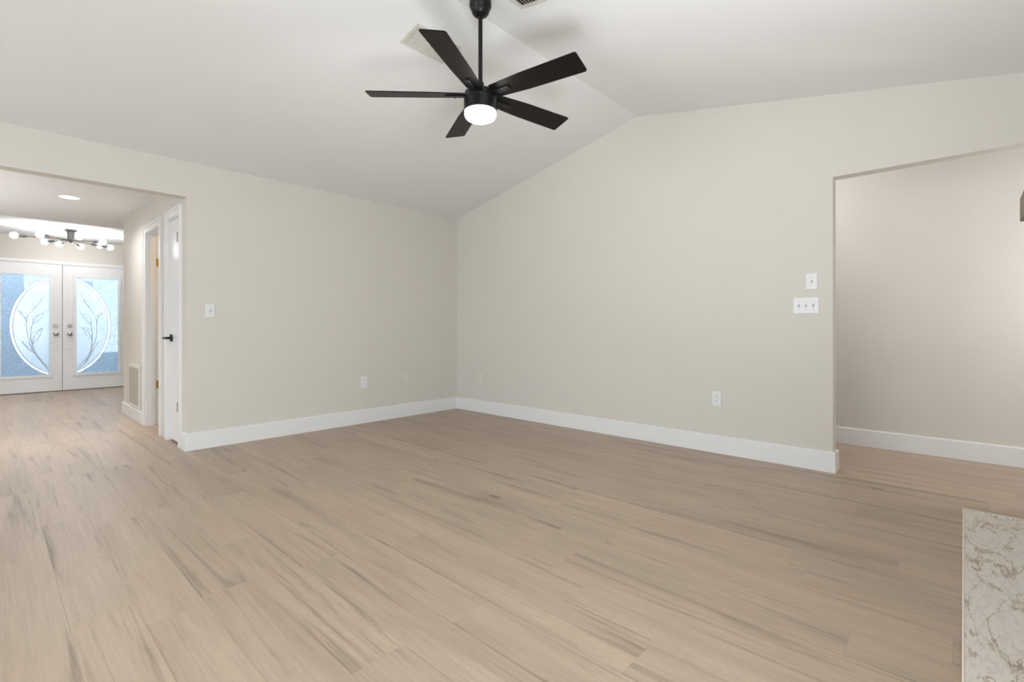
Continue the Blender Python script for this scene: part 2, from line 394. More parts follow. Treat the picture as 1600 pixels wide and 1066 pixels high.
# hallway behind the right wall
bm = bmesh.new(); box(bm, 5.13, 5.25, -3.0, 4.9, 0, 2.75); struct('wall_hallway_far', bm, M_wall)
bm = bmesh.new(); box(bm, XR + TR, 5.13, 3.4, 3.5, 0, 2.55); struct('wall_hallway_end', bm, M_wall)
bm = bmesh.new(); box(bm, XR - 0.1, 5.13, -3.0, -2.9, 0, 2.55); box(bm, XR - 0.1, XR, -2.9, YN - 0.14, 0, 2.55); struct('wall_hallway_near', bm, M_wall)
bm = bmesh.new(); box(bm, XR + TR, 5.13, -3.0, 3.4, 2.42, 2.55); box(bm, XR - 0.1, XR + TR, -3.0, YN - 0.14, 2.42, 2.55); struct('ceiling_hallway', bm, M_ceil)

# hall to the front doors
D2 = (4.925, 5.290); D1 = (5.610, 6.205); DZ = 1.995
bm = bmesh.new()
HY0 = YL + TW
for y0, y1, z0 in ((HY0, D2[0], 0), (D2[0], D2[1], DZ), (D2[1], D1[0], 0), (D1[0], D1[1], DZ), (D1[1], 7.44, 0)):
    box(bm, XE, XE + 0.115, y0, y1, z0, 2.6)
struct('wall_hall', bm, M_wall)
bm = bmesh.new(); box(bm, -1.37, -1.25, YL + TW, YF, 0, 2.6); struct('wall_hall_far_side', bm, M_wall)
bm = bmesh.new(); box(bm, -1.25, XE, YL + TW, 7.44, HZ, HZ + 0.3); box(bm, -1.25, 2.6, 7.44, 8.10, HZ, HZ + 0.3); struct('ceiling_hall', bm, M_ceil)
bm = bmesh.new(); box(bm, -1.25, 2.6, 8.10, YF + 0.02, FZ, FZ + 0.2); struct('ceiling_foyer', bm, M_ceil)
bm = bmesh.new(); box(bm, 2.6, 2.72, 7.3, YF, 0, 2.6); struct('wall_foyer_side', bm, M_wall)
# room behind the open door
bm = bmesh.new(); box(bm, XE + 0.115, 2.6, 7.32, 7.44, 0, 2.6); struct('wall_bathroom_back', bm, M_wall)
bm = bmesh.new(); box(bm, XE + 0.115, 2.9, 5.36, 5.46, 0, 2.6); struct('wall_bathroom_front', bm, M_wall)
bm = bmesh.new(); box(bm, 2.8, 2.9, 5.46, 7.32, 0, 2.6); struct('wall_bathroom_side', bm, M_wall)
bm = bmesh.new(); box(bm, XE + 0.115, 2.9, 5.36, 7.44, 2.40, 2.5); struct('ceiling_bathroom', bm, M_ceil)
bm = bmesh.new(); box(bm, 1.9, 2.0, HY0, 5.36, 0, 2.5); box(bm, XE + .115, 2.0, HY0, 5.36, 2.4, 2.5); struct('wall_closet', bm, M_wall)

# entry wall with the double door opening
DX0, DXC, DX1 = -0.04, 0.823, 1.686
bm = bmesh.new()
box(bm, -1.37, DX0 - 0.03, YF, YF + 0.15, 0, 2.6); box(bm, DX1 + 0.03, 2.72, YF, YF + 0.15, 0, 2.6); box(bm, DX0 - 0.03, DX1 + 0.03, YF, YF + 0.15, 2.055, 2.6)
struct('wall_entry', bm, M_wall)

# ------------------------------------------------------------------ baseboards and casings
BT, BH = 0.0172, 0.1434
def board_profile(d0, d1, h=BH):   # thickness runs from the wall plane (d0) out to d1
    s = 1 if d1 > d0 else -1
    return [(d0, 0), (d1, 0), (d1, h - 0.006), (d1 - s * 0.005, h), (d0, h)]
bm = bmesh.new()
prism(bm, board_profile(YL, YL - BT), 'x', XE - BT, XR - BT)
prism(bm, board_profile(XE, XE - BT), 'y', YL, 4.81)
prism(bm, board_profile(YL, YL - BT), 'x', -1.75, -1.25)
struct('baseboard_left', bm, M_trim)
bm = bmesh.new()
prism(bm, board_profile(XR, XR - BT), 'y', YE - BT, YL)
prism(bm, board_profile(YE, YE - BT), 'x', XR, XR + TR + BT)
struct('baseboard_right', bm, M_trim)
bm = bmesh.new(); prism(bm, board_profile(5.13, 5.13 - BT), 'y', -2.9, 3.4); struct('baseboard_hallway', bm, M_trim)
bm = bmesh.new()
prism(bm, board_profile(XE, XE - BT, 0.125), 'y', 6.31, 7.44 + BT)
prism(bm, board_profile(7.44, 7.44 + BT, 0.125), 'x', XE, 2.6)
struct('baseboard_hall', bm, M_trim)
bm = bmesh.new(); prism(bm, board_profile(YF, YF - BT, 0.125), 'x', DX1 + 0.09, 2.6); prism(bm, board_profile(YF, YF - BT, 0.125), 'x', -1.25, DX0 - 0.09)
struct('baseboard_entry', bm, M_trim)

def casing(name, y0, y1, z1, w=0.075, wl=None):
    """stepped casing on the hall wall round an opening y0..y1, plus the jamb lining"""
    wl = wl or w
    bm = bmesh.new()
    xo = XE
    for (a, b_, zz) in ((y0 - w, y0 + 0.004, 0), (y1 - 0.004, y1 + wl, 0)):
        box(bm, xo - 0.013, xo, a, b_, 0, z1 - 0.004)
        oa = (a - 0.0005, a + 0.02) if a < y0 else (b_ - 0.02, b_ + 0.0005)
        box(bm, xo - 0.020, xo - 0.0, oa[0], oa[1], 0, z1 + w - 0.022)
    box(bm, xo - 0.013, xo, y0 - w, y1 + wl, z1 - 0.004, z1 + w - 0.022)
    box(bm, xo - 0.020, xo, y0 - w - 0.0005, y1 + wl + 0.0005, z1 + w - 0.022, z1 + w)
    box(bm, xo - 0.017, xo - 0.010, y0, y1, z1 + 0.012, z1 + 0.028, 0.003)
    # jambs
    box(bm, xo, xo + 0.118, y0 - 0.001, y0 + 0.012, 0, z1); box(bm, xo, xo + 0.118, y1 - 0.012, y1 + 0.001, 0, z1); box(bm, xo, xo + 0.118, y0, y1, z1 - 0.012, z1 + 0.001)
    return struct(name, bm, M_trim)
casing('trim_1', D2[0], D2[1], DZ, 0.070, 0.080)
casing('trim_2', D1[0], D1[1], DZ, 0.070, 0.095)
bm = bmesh.new()   # door stop of the open door's frame
box(bm, XE + 0.03, XE + 0.072, D1[1] - 0.024, D1[1] - 0.012, 0, DZ - 0.012, 0.002)
box(bm, XE + 0.03, XE + 0.072, D1[0] + 0.012, D1[0] + 0.024, 0, DZ - 0.012, 0.002)
box(bm, XE + 0.03, XE + 0.072, D1[0] + 0.012, D1[1] - 0.012, DZ - 0.024, DZ - 0.012, 0.002)
struct('trim_3', bm, M_trim)

def hinge_bm(w, h, M):
    bm = bmesh.new(); box(bm, 0, w, -0.0015, 0.0015, -h / 2, h / 2, 0.001, 1, M)
    for k in range(5):
        lathe(bm, [(0.0055, -h / 2 + k * h / 5 + 0.0006), (0.0055, -h / 2 + (k + 1) * h / 5 - 0.0006)], 12, M @ T(w, -0.003, 0))
    lathe(bm, [(0.0, -h / 2 - 0.004), (0.004, -h / 2 - 0.003), (0.004, h / 2 + 0.003), (0, h / 2 + 0.004)], 12, M @ T(w, -0.003, 0))
    return bm

# closed narrow closet door (door_1)
d1 = bpy.data.objects.new('door_1', None); d1.location = (XE, D2[0], 0); COL.objects.link(d1); d1['kind'] = 'structure'
W2 = D2[1] - D2[0]
bm = bmesh.new(); box(bm, 0.006, 0.041, 0.014, W2 - 0.014, 0.018, DZ - 0.015, 0.002); link('door_slab', bm, M_door, d1)
hd = bmesh.new()
lathe(hd, [(0.0, 0.0), (0.0, 0.0)], 4) if False else None
box(hd, -0.004, 0.006, W2 - 0.075 - 0.032, W2 - 0.075 + 0.032, 0.926 - 0.032, 0.926 + 0.032, 0.002)
h_o = link('door_handle', hd, M_black, d1); tag(h_o, 'matte black lever handle on a square rose')
bm = bmesh.new()
tube(bm, [(-0.002, W2 - 0.075, 0.926), (-0.058, W2 - 0.075, 0.926)], 0.010, 14)
box(bm, -0.064, -0.052, W2 - 0.185, W2 - 0.062, 0.917, 0.935, 0.003)
link('lever', bm, M_black, h_o)
for zc in (1.796, 0.335):
    bm = bmesh.new(); box(bm, -0.0015, 0.006, 0.004, 0.030, zc - 0.042, zc + 0.042, 0.0008, 1)
    for k in range(5):
        lathe(bm, [(0.006, zc - 0.042 + k * 0.0168), (0.009, zc - 0.042 + k * 0.0168 + 0.003), (0.009, zc - 0.042 + k * 0.0168 + 0.012), (0.006, zc - 0.042 + (k + 1) * 0.0168)], 12, T(-0.007, 0.018, 0))
    tag(link('hinge', bm, M_bronze, d1), 'dark bronze hinge')

# open bathroom door (door_2), swung into the far room, hung on the far jamb
d2 = bpy.data.objects.new('door_2', None); d2.location = (XE + 0.118, D1[1] - 0.012, 0); COL.objects.link(d2); d2['kind'] = 'structure'
bm = bmesh.new(); box(bm, 0.008, 0.57, 0.002, 0.037, 0.012, DZ - 0.015, 0.002); tag(link('door_slab', bm, M_door, d2), 'white slab standing open')
for zc in (1.701, 0.424):
    bm = bmesh.new(); box(bm, -0.036, 0.001, -0.0028, 0.0, zc - 0.042, zc + 0.042, 0.0008, 1)
    for k in range(5): lathe(bm, [(0.0055, zc - 0.042 + k * 0.0168 + .0006), (0.0055, zc - 0.042 + (k + 1) * 0.0168 - .0006)], 12, T(0.003, -0.005, 0))
    tag(link('hinge', bm, M_brass, d2), 'polished brass hinge')

# ------------------------------------------------------------------ double entry doors (door_3 left leaf, door_4 right leaf)
YD = YF - 0.004
VL_S = [[(0.664, 0.336), (0.581, 0.479), (0.485, 0.661), (0.434, 0.858), (0.413, 1.014), (0.416, 1.131), (0.454, 1.248), (0.539, 1.368), (0.603, 1.509)], [(0.66, 0.386), (0.567, 0.52), (0.496, 0.68), (0.461, 0.857), (0.468, 1.014), (0.51, 1.151), (0.595, 1.251), (0.66, 1.293)], [(0.485, 0.68), (0.485, 0.818), (0.524, 0.935), (0.61, 1.024)], [(0.539, 0.58), (0.441, 0.682), (0.385, 0.781), (0.324, 0.84)], [(0.416, 1.111), (0.385, 1.188), (0.331, 1.284), (0.284, 1.321)]]
VL_V = [[(0.503, 1.328), (0.588, 1.479)], [(0.485, 1.082), (0.617, 1.236)], [(0.475, 0.769), (0.595, 1.014)], [(0.372, 0.801), (0.461, 0.652)], [(0.331, 1.265), (0.413, 1.16)]]
VR_S = [[(1.008, 0.335), (1.102, 0.454), (1.173, 0.618), (1.237, 0.846), (1.248, 1.056), (1.229, 1.182), (1.165, 1.327), (1.07, 1.49), (1.032, 1.612)], [(1.008, 0.377), (1.117, 0.516), (1.173, 0.659), (1.189, 0.847), (1.173, 1.056), (1.102, 1.18), (1.008, 1.303)], [(1.181, 0.701), (1.184, 0.826), (1.117, 0.973), (1.008, 1.035)], [(1.102, 0.433), (1.213, 0.658), (1.277, 0.782), (1.408, 0.865)], [(1.248, 1.119), (1.261, 1.204), (1.326, 1.258)]]
VR_V = [[(1.078, 1.48), (1.149, 1.344)], [(1.052, 1.252), (1.173, 1.056)], [(1.078, 1.025), (1.184, 0.816)], [(1.189, 0.638), (1.261, 0.772)], [(1.261, 1.189), (1.329, 1.258)]]
ECX, ECZ, EA, EB = 0.828, 1.045, 0.560, 0.768
def ell(x, a, b_): return ECZ + b_ * math.sqrt(max(0.0, 1 - ((x - ECX) / a) ** 2)), ECZ - b_ * math.sqrt(max(0.0, 1 - ((x - ECX) / a) ** 2))
def smooth_path(p):
    out = []
    for i in range(len(p) - 1):
        p0 = p[max(i - 1, 0)]; p1 = p[i]; p2 = p[i + 1]; p3 = p[min(i + 2, len(p) - 1)]
        for k in range(5):
            t = k / 5
            out.append(tuple(0.5 * ((2 * p1[j]) + (-p0[j] + p2[j]) * t + (2 * p0[j] - 5 * p1[j] + 4 * p2[j] - p3[j]) * t * t + (-p0[j] + 3 * p1[j] - 3 * p2[j] + p3[j]) * t ** 3) for j in (0, 1)))
    out.append(p[-1]); return out
def leaf_entry(name, x0, x1, gx0, gx1, side, stems, leaves):
    root = bpy.data.objects.new(name, None); root.location = (DXC, YF, 0); COL.objects.link(root); root['kind'] = 'structure'
    I = T(-DXC, -YF, 0)
    gz0, gz1 = 0.269, 1.841
    bm = bmesh.new()
    y0, y1 = YF - 0.004, YF + 0.040
    box(bm, x0, gx0, y0, y1, 0.012, 2.022, 0.0, 1, I); box(bm, gx1, x1, y0, y1, 0.012, 2.022, 0.0, 1, I)
    box(bm, gx0, gx1, y0, y1, 0.012, gz0, 0.0, 1, I); box(bm, gx0, gx1, y0, y1, gz1, 2.022, 0.0, 1, I)
    slab = link('door_slab', bm, M_door, root)
    bm = bmesh.new()
    fw = 0.034
    for a, b_, c, d in ((gx0 - fw, gx0 + .004, gz0 + .004, gz1 - .004), (gx1 - .004, gx1 + fw, gz0 + .004, gz1 - .004), (gx0 - fw, gx1 + fw, gz0 - fw, gz0 + .004), (gx0 - fw, gx1 + fw, gz1 - .004, gz1 + fw)):
        box(bm, a, b_, YF - 0.020, YF, c, d, 0.0, 1, I)
    link('glass_frame', bm, M_door, root)
    xs0, xs1 = (max(gx0, ECX - EA), gx1) if side < 0 else (gx0, min(gx1, ECX + EA))
    n = 40
    def xs(a, lo, hi):
        # points spaced by angle so the ends of the oval stay round
        lo = max(lo, ECX - a + 1e-5); hi = min(hi, ECX + a - 1e-5)
        t0 = math.acos((lo - ECX) / a); t1 = math.acos((hi - ECX) / a)
        return [ECX + a * math.cos(t0 + (t1 - t0) * k / n) for k in range(n + 1)]
    X = xs(EA, gx0, gx1)
    up = [(x, ell(x, EA, EB)[0]) for x in X]; dn = [(x, ell(x, EA, EB)[1]) for x in X]
    def strip(bm, A, B, ya, yb):
        t = bmesh.new()
        a0 = [t.verts.new((p[0], ya, p[1])) for p in A]; b0 = [t.verts.new((p[0], ya, p[1])) for p in B]
        a1 = [t.verts.new((p[0], yb, p[1])) for p in A]; b1 = [t.verts.new((p[0], yb, p[1])) for p in B]
        for i in range(len(A) - 1):
            t.faces.new((a0[i], a0[i + 1], b0[i + 1], b0[i])); t.faces.new((a1[i], b1[i], b1[i + 1], a1[i + 1]))
            t.faces.new((a0[i], a1[i], a1[i + 1], a0[i + 1])); t.faces.new((b0[i], b0[i + 1], b1[i + 1], b1[i]))
        t.faces.new((a0[0], b0[0], b1[0], a1[0])); t.faces.new((a0[-1], a1[-1], b1[-1], b0[-1]))
        bmesh.ops.remove_doubles(t, verts=t.verts, dist=1e-6)
        merge(bm, t, I)
    bm = bmesh.new()
    XX = sorted(set([gx0 + (gx1 - gx0) * k / 60 for k in range(61)]))
    oa, ob = EA + 0.036, EB + 0.036
    strip(bm, [(x, gz1) for x in XX], [(x, min(gz1 - .001, ell(x, oa, ob)[0])) for x in XX], YF + 0.012, YF + 0.016)
    strip(bm, [(x, gz0) for x in XX], [(x, max(gz0 + .001, ell(x, oa, ob)[1])) for x in XX], YF + 0.012, YF + 0.016)
    pane = link('glass_pane', bm, M_rain, root)
    bm = bmesh.new(); strip(bm, up, dn, YF + 0.006, YF + 0.011)
    ov = link('oval_glass', bm, M_frost, root); tag(ov, 'pale frosted half of the oval')
    # bevelled band round the oval, cut into short lengths
    bo = 0.040
    t_lo = math.acos(max(-1, min(1, (gx1 - 0.001 - ECX) / (EA + bo)))); t_hi = math.acos(max(-1, (gx0 + 0.001 - ECX) / (EA + bo)))
    def arc(sgn):
        c = []
        for k in range(49):
            t = t_lo + (t_hi - t_lo) * k / 48
            px, pz = ECX + (EA + bo) * math.cos(t), ECZ + sgn * (EB + bo) * math.sin(t)
            qx, qz = ECX + (EA + .004) * math.cos(t), ECZ + sgn * (EB + .004) * math.sin(t)
            if gx0 <= qx <= gx1: c.append(((px, min(gz1 - .004, max(gz0 + .004, pz))), (qx, qz)))
        return c
    bm = bmesh.new()
    for sgn in (1, -1):
        c = arc(sgn)
        k = 0
        while k < len(c) - 1:
            e = min(k + 8, len(c) - 1)
            strip(bm, [q[0] for q in c[k:e + 1]], [q[1] for q in c[k:e + 1]], YF + 0.003, YF + 0.011)
            k = e + (0 if e < len(c) - 1 else 1)
    tag(link('bevel_band', bm, M_bevelglass, root), 'bright bevelled glass band round the oval')
    bm = bmesh.new()
    for sgn in (1, -1):
        c = arc(sgn)
        tube(bm, [(q[1][0] - DXC, 0.003, q[1][1]) for q in c], 0.0035, 6)
        tube(bm, [(q[0][0] - DXC, 0.003, q[0][1]) for q in c], 0.0030, 6)
        for k in range(0, len(c), 8):
            q = c[k]; tube(bm, [(q[0][0] - DXC, 0.003, q[0][1]), (q[1][0] - DXC, 0.003, q[1][1])], 0.0025, 6)
    for s in stems:
        pts = smooth_path(s); n_ = len(pts)
        tube(bm, [(p[0] - DXC, 0.003, p[1]) for p in pts], [0.0048 - 0.0026 * i / n_ for i in range(n_)], 6)
    link('vine_came', bm, M_came, root)
    for (a, b_) in leaves:
        A = Vector((a[0], 0, a[1])); B = Vector((b_[0], 0, b_[1])); d = (B - A); ln = d.length; d.normalize(); pn = Vector((-d.z, 0, d.x))
        w = 0.15 * ln + 0.006
        out = []
        for k in range(13):
            t = k / 12; out.append(A + d * ln * t + pn * (w * math.sin(PI * t ** 0.85) + 0.02 * math.sin(PI * t)))
        for k in range(11, 0, -1):
            t = k / 12; out.append(A + d * ln * t - pn * (w * math.sin(PI * t ** 0.85) - 0.02 * math.sin(PI * t)))
        bm = bmesh.new(); prism(bm, [(p.x, p.z) for p in out], 'y', YF + 0.002, YF + 0.0058, 0, I)
        lf = link('leaf_bevel', bm, M_leafglass, root)
        bm = bmesh.new(); tube(bm, [(p.x - DXC, 0.001, p.z) for p in out + [out[0]]], 0.0026, 6); link('leaf_outline', bm, M_came, lf)
    # hardware
    kx = (x1 - 0.072) if side < 0 else (x0 + 0.084)
    for zc, r, kind in ((1.044, 0.031, 'deadbolt'), (0.916, 0.033, 'door_knob')):
        bm = bmesh.new(); M = I @ T(kx, YF - 0.004, zc) @ RX(PI / 2)
        if kind == 'deadbolt':
            lathe(bm, [(0, 0), (r, 0), (r, 0.008), (r * 0.85, 0.014), (0, 0.014)], 28, M); box(bm, -0.006, 0.006, -0.017, 0.017, 0.014, 0.026, 0.002, 1, M)
        else:
            lathe(bm, [(0, 0), (r, 0), (r, 0.006), (r * 0.55, 0.012), (0.012, 0.02), (0.012, 0.032), (0.024, 0.042), (0.029, 0.054), (0.026, 0.066), (0.014, 0.073), (0, 0.074)], 28, M)
        tag(link(kind, bm, M_nickel, root, True), 'satin nickel %s' % kind.replace('_', ' '))
    bm = bmesh.new(); lathe(bm, [(0, 0), (0.009, 0), (0.009, 0.004), (0.004, 0.007), (0, 0.007)], 16, I @ T(kx, YF - 0.004, 0.666) @ RX(PI / 2)); link('bolt_button', bm, M_nickel, root)
    return root
leaf_entry('door_3', DX0, DXC - 0.0035, 0.137, 0.677, -1, VL_S, VL_V)
leaf_entry('door_4', DXC + 0.0035, DX1, 0.985, 1.527, 1, VR_S, VR_V)
bm = bmesh.new()
box(bm, DX0 - 0.030, DX1 + 0.030, YF - 0.012, YF + 0.10, 2.027, 2.062, 0.004)
box(bm, DX0 - 0.095, DX1 + 0.095, YF - 0.018, YF, 2.040, 2.075, 0.004)
for a, b_ in ((DX0 - 0.095, DX0 - 0.004), (DX1 + 0.004, DX1 + 0.095)): box(bm, a, b_, YF - 0.017, YF + 0.10, 0, 2.04, 0.004)
box(bm, DXC - 0.010, DXC + 0.010, YF + 0.041, YF + 0.050, 0.012, 2.02, 0.002)
struct('trim_4', bm, M_trim)
bm = bmesh.new(); box(bm, DX0, DX1, YF - 0.01, YF + 0.12, 0.0, 0.011, 0.003); struct('trim_5', bm, paint('bronze_sill', (0.16, 0.14, 0.12), 0.5, 0.02, 60, metal=0.5))

# porch and daylight seen through the patterned glass
bm = bmesh.new(); box(bm, -6, 8, YF + 0.2, 18, -0.25, -0.08); struct('floor_porch', bm, M_ext_floor)
bm = bmesh.new(); box(bm, -3.0, 0.46, 12.6, 12.8, -0.08, 2.6); box(bm, 0.46, 0.95, 12.6, 12.8, -0.08, 1.70); box(bm, 0.95, 1.42, 12.6, 12.8, -0.08, 1.93); struct('wall_porch', bm, M_ext)
bm = bmesh.new(); box(bm, -3.2, 4.2, YF + 0.2, 12.9, 2.6, 2.75); struct('ceiling_porch', bm, M_ext)
bm = bmesh.new(); box(bm, 1.86, 2.02, 12.3, 12.46, -0.08, 2.6, 0.01); struct('trim_6', bm, M_ext)
bm = bmesh.new(); box(bm, 1.42, 4.2, 12.6, 12.7, -0.08, 0.52); struct('trim_7', bm, M_ext)

# ------------------------------------------------------------------ ceiling fan
FX, FY = 1.943, 2.052
fan = empty('ceiling_fan', (FX, FY, RZ_ - (RY_ - FY) * SR), 0, 'black five-blade ceiling fan with a lit white drum light', 'ceiling fan')
zc = fan.location.z
bm = bmesh.new()
lathe(bm, [(0, 0.012), (0.0625, 0.012), (0.064, -0.038), (0.062, -0.050), (0.056, -0.058), (0.053, -0.066), (0.049, -0.080), (0.040, -0.092), (0.026, -0.099), (0.015, -0.101), (0, -0.101)], 40)
link('canopy', bm, M_black, fan, True)
bm = bmesh.new(); lathe(bm, [(0, -0.09), (0.0125, -0.09), (0.0125, 2.42 - zc), (0, 2.42 - zc)], 20); link('downrod', bm, M_black, fan, True)
bm = bmesh.new(); lathe(bm, [(0, 2.440 - zc), (0.0175, 2.440 - zc), (0.021, 2.432 - zc), (0.021, 2.405 - zc), (0.030, 2.396 - zc), (0.030, 2.385 - zc), (0, 2.385 - zc)], 24); link('rod_coupler', bm, M_black, fan, True)
bm = bmesh.new()
lathe(bm, [(0, 2.388 - zc), (0.060, 2.388 - zc), (0.080, 2.384 - zc), (0.092, 2.376 - zc), (0.0955, 2.366 - zc), (0.0955, 2.337 - zc), (0.094, 2.335 - zc), (0.094, 2.333 - zc), (0.0965, 2.331 - zc), (0.0965, 2.273 - zc), (0.093, 2.270 - zc), (0, 2.270 - zc)], 56)
link('motor_housing', bm, M_black, fan, True)
bm = bmesh.new()
lathe(bm, [(0.0, 2.268 - zc), (0.0915, 2.268 - zc), (0.0925, 2.258 - zc), (0.090, 2.243 - zc), (0.082, 2.231 - zc), (0.065, 2.222 - zc), (0.040, 2.217 - zc), (0, 2.215 - zc)], 48)
tag(link('light_shade', bm, M_fanlight, fan, True), 'glowing white glass light shade')
point('fan_lamp', (FX, FY, 2.16), 7.0, 0.07, (1.0, 0.98, 0.95))
for k in range(5):
    ang = YAW - PI / 2 + math.radians(181.8 + 72 * k)
    M = T(0, 0, 2.3635 - zc) @ RZ(ang) @ RX(math.radians(-13.7))
    r0, r1, w0, w1 = 0.092, 0.646, 0.050, 0.0705
    t = bmesh.new(); pts = []
    pts += [(r0, -w0), (0.30, -0.064), (r1 - 0.014, -w1)]
    for j in range(5):
        a = -PI / 2 + PI / 2 * j / 4; pts.append((r1 - 0.012 + 0.012 * math.cos(a), -w1 + 0.012 + 0.012 * math.sin(a)))
    for j in range(5):
        a = PI / 2 * j / 4; pts.append((r1 - 0.012 + 0.012 * math.cos(a), w1 - 0.012 + 0.012 * math.sin(a)))
    pts += [(0.30, 0.064), (r0, w0)]
    bm = bmesh.new(); prism(bm, pts, 'z', -0.003, 0.003, 0.0, M)
    bl = link('blade', bm, M_blade, fan)
    bm = bmesh.new()
    box(bm, 0.085, 0.205, -0.015, 0.015, -0.0125, -0.003, 0.003, 2, M)
    for sx, sy in ((0.185, 0.0), (0.150, 0.011), (0.150, -0.011)): lathe(bm, [(0, 0), (0.004, 0), (0.003, 0.003), (0, 0.0035)], 10, M @ T(sx, sy, -0.0125) @ RX(PI))
    link('blade_bracket', bm, M_black, bl)

# ------------------------------------------------------------------ ceiling registers
def register(cx, cy, cz, slope, label, flip):
    """stamped supply register lying on a sloped ceiling; x long, y up-slope, -z into the room"""
    root = empty('ceiling_vent', (cx, cy, cz), 0, label, 'ceiling vent', None)
    R_ = RX(math.atan(slope))
    hx, hy = 0.178, 0.096
    bm = bmesh.new()
    ix, iy = hx - 0.026, hy - 0.024
    for a in ((-hx, hx, -hy, -iy), (-hx, hx, iy, hy), (-hx, -ix, -iy, iy), (ix, hx, -iy, iy), (-0.006, 0.006, -iy, iy)):
        box(bm, a[0], a[1], a[2], a[3], -0.008, 0.0, 0.0025, 2, R_)
    fr = link('vent_frame', bm, M_vent, root)
    bm = bmesh.new(); box(bm, -ix, ix, -iy, iy, -0.0008, 0.0, 0, 1, R_); link('duct_shade_panel', bm, M_slot, root)  # dark sheet standing in for the shade behind the louvers
    bm = bmesh.new()
    n = 7
    for k in range(n):
        yy = -iy + (k + 0.5) * 2 * iy / n
        for sx in (-1, 1):
            a, b_ = (0.008, ix - 0.002) if sx > 0 else (-ix + 0.002, -0.008)
            box(bm, a, b_, -0.0088, 0.0088, -0.0006, 0.0006, 0, 1, R_ @ T(0, yy, -0.0062) @ RX(flip * math.radians(33 if flip > 0 else 3)))
    link('louvers', bm, M_vent, root)
    bm = bmesh.new()
    bm.free()
    for sx in (-1, 1):
        bm = bmesh.new(); lathe(bm, [(0, 0), (0.004, 0), (0.003, 0.002), (0, 0.0022)], 10, R_ @ T(sx * (hx - 0.012), 0, -0.008) @ RX(PI))
        link('screw', bm, M_slot_grey, root)
    return root
sl = -(RZ_ - EL) / (YL - RY_)
yv = 2.548; register(1.968, yv, RZ_ + (yv - RY_) * sl, sl, 'white ceiling vent half hidden behind a black fan blade', -1)
yv = 1.803; register(1.955, yv, RZ_ - (RY_ - yv) * SR, SR, 'white ceiling vent with dark slots at the top edge, beside the fan canopy', 1)

# ------------------------------------------------------------------ wall plates; built facing -y with the back at y=0
def plate_bm(w, h, t=0.006, holes=()):
    bm = bmesh.new(); box(bm, -w / 2, w / 2, -t, 0, -h / 2, h / 2, 0.0025, 2); return bm
def screws(parent, pts, mat_=M_slot_grey):
    for x, z in pts:
        bm = bmesh.new(); lathe(bm, [(0, 0), (0.0032, 0), (0.0028, 0.0012), (0, 0.0014)], 12, T(x, -0.006, z) @ RX(PI / 2)); link('screw', bm, mat_, parent)
def toggle_switch(loc, rz, label, gangs=1, up=(1,)):
    root = empty('light_switch', loc, rz, label, 'light switch')
    w = 0.072 if gangs == 1 else 0.162
    link('plate', plate_bm(w, 0.116), M_plate, root)
    for g in range(gangs):
        x = (g - (gangs - 1) / 2) * 0.046
        bm = bmesh.new()
        box(bm, x - 0.0055, x + 0.0055, -0.0072, -0.0055, -0.0125, 0.0125, 0.0, 1)
        sl_ = link('toggle_slot', bm, M_slot_grey, root)
        bm = bmesh.new(); s = up[g % len(up)]
        box(bm, -0.004, 0.004, -0.016, 0.0, -0.0045, 0.0045, 0.0015, 2, T(x, -0.006, 0.001 * s) @ RX(math.radians(-28 * s)))
        link('toggle', bm, M_plate, sl_)
    screws(root, [((g - (gangs - 1) / 2) * 0.046, z) for g in range(gangs) for z in (0.030, -0.030)])
    return root
def outlet(loc, rz, label, mat_=M_plate):
    root = empty('wall_outlet', loc, rz, label, 'outlet')
    link('plate', plate_bm(0.073, 0.118), mat_, root)
    for z in (0.0195, -0.0195):
        bm = bmesh.new()
        pts = [(0.0165 * math.cos(a), max(-0.0125, min(0.0125, 0.0165 * math.sin(a)))) for a in [2 * PI * k / 28 for k in range(28)]]
        prism(bm, [(p[0], p[1] + z) for p in pts], 'y', -0.0078, -0.005)
        rc = link('receptacle', bm, mat_, root)
        bm = bmesh.new()
        box(bm, -0.0075, -0.0050, -0.0082, -0.0076, z - 0.001, z + 0.008); box(bm, 0.0050, 0.0075, -0.0082, -0.0076, z - 0.001, z + 0.007)
        lathe(bm, [(0, 0), (0.0025, 0), (0.0025, 0.0006), (0, 0.0006)], 12, T(0, -0.0076, z - 0.007) @ RX(PI / 2))
        link('slots', bm, M_slot, rc)
    screws(root, [(0, 0)])
    return root
def blank(loc, rz, label, kind):
    root = empty('wall_jack_plate' if kind else 'blank_plate', loc, rz, label, 'wall plate')
    link('plate', plate_bm(0.076, 0.116, 0.005), M_plate_wall, root)
    if kind:
        bm = bmesh.new(); box(bm, -0.009, 0.009, -0.008, -0.004, -0.009, 0.009, 0.001); link('jack', bm, M_plate_wall, root)
    else:
        bm = bmesh.new(); box(bm, -0.016, 0.016, -0.0066, -0.004, -0.033, 0.033, 0.001); link('insert', bm, M_plate_wall, root)
    screws(root, [(0, 0.042), (0, -0.042)], M_plate_wall)
    return root
toggle_switch((1.291, YL, 1.163), 0, 'single white light switch on the left wall beside the hall opening')
outlet((2.740, YL, 0.437), 0, 'white outlet low on the left wall, above the baseboard')
blank((3.276, YL, 0.434), 0, 'wall-coloured blank plate low on the left wall, between outlet and corner', 0)
blank((XR, 4.252, 0.415), -PI / 2, 'faint wall-coloured jack plate low on the right wall next to the corner', 1)
outlet((XR, 1.4745, 0.441), -PI / 2, 'white outlet low on the right wall, below the light switches')
toggle_switch((XR, 0.802, 1.352), -PI / 2, 'small single white light switch above the three-gang switch')
toggle_switch((XR, 0.8385, 1.1785), -PI / 2, 'wide three-gang white light switch beside the hallway opening', 3, (-1, 1, 1))

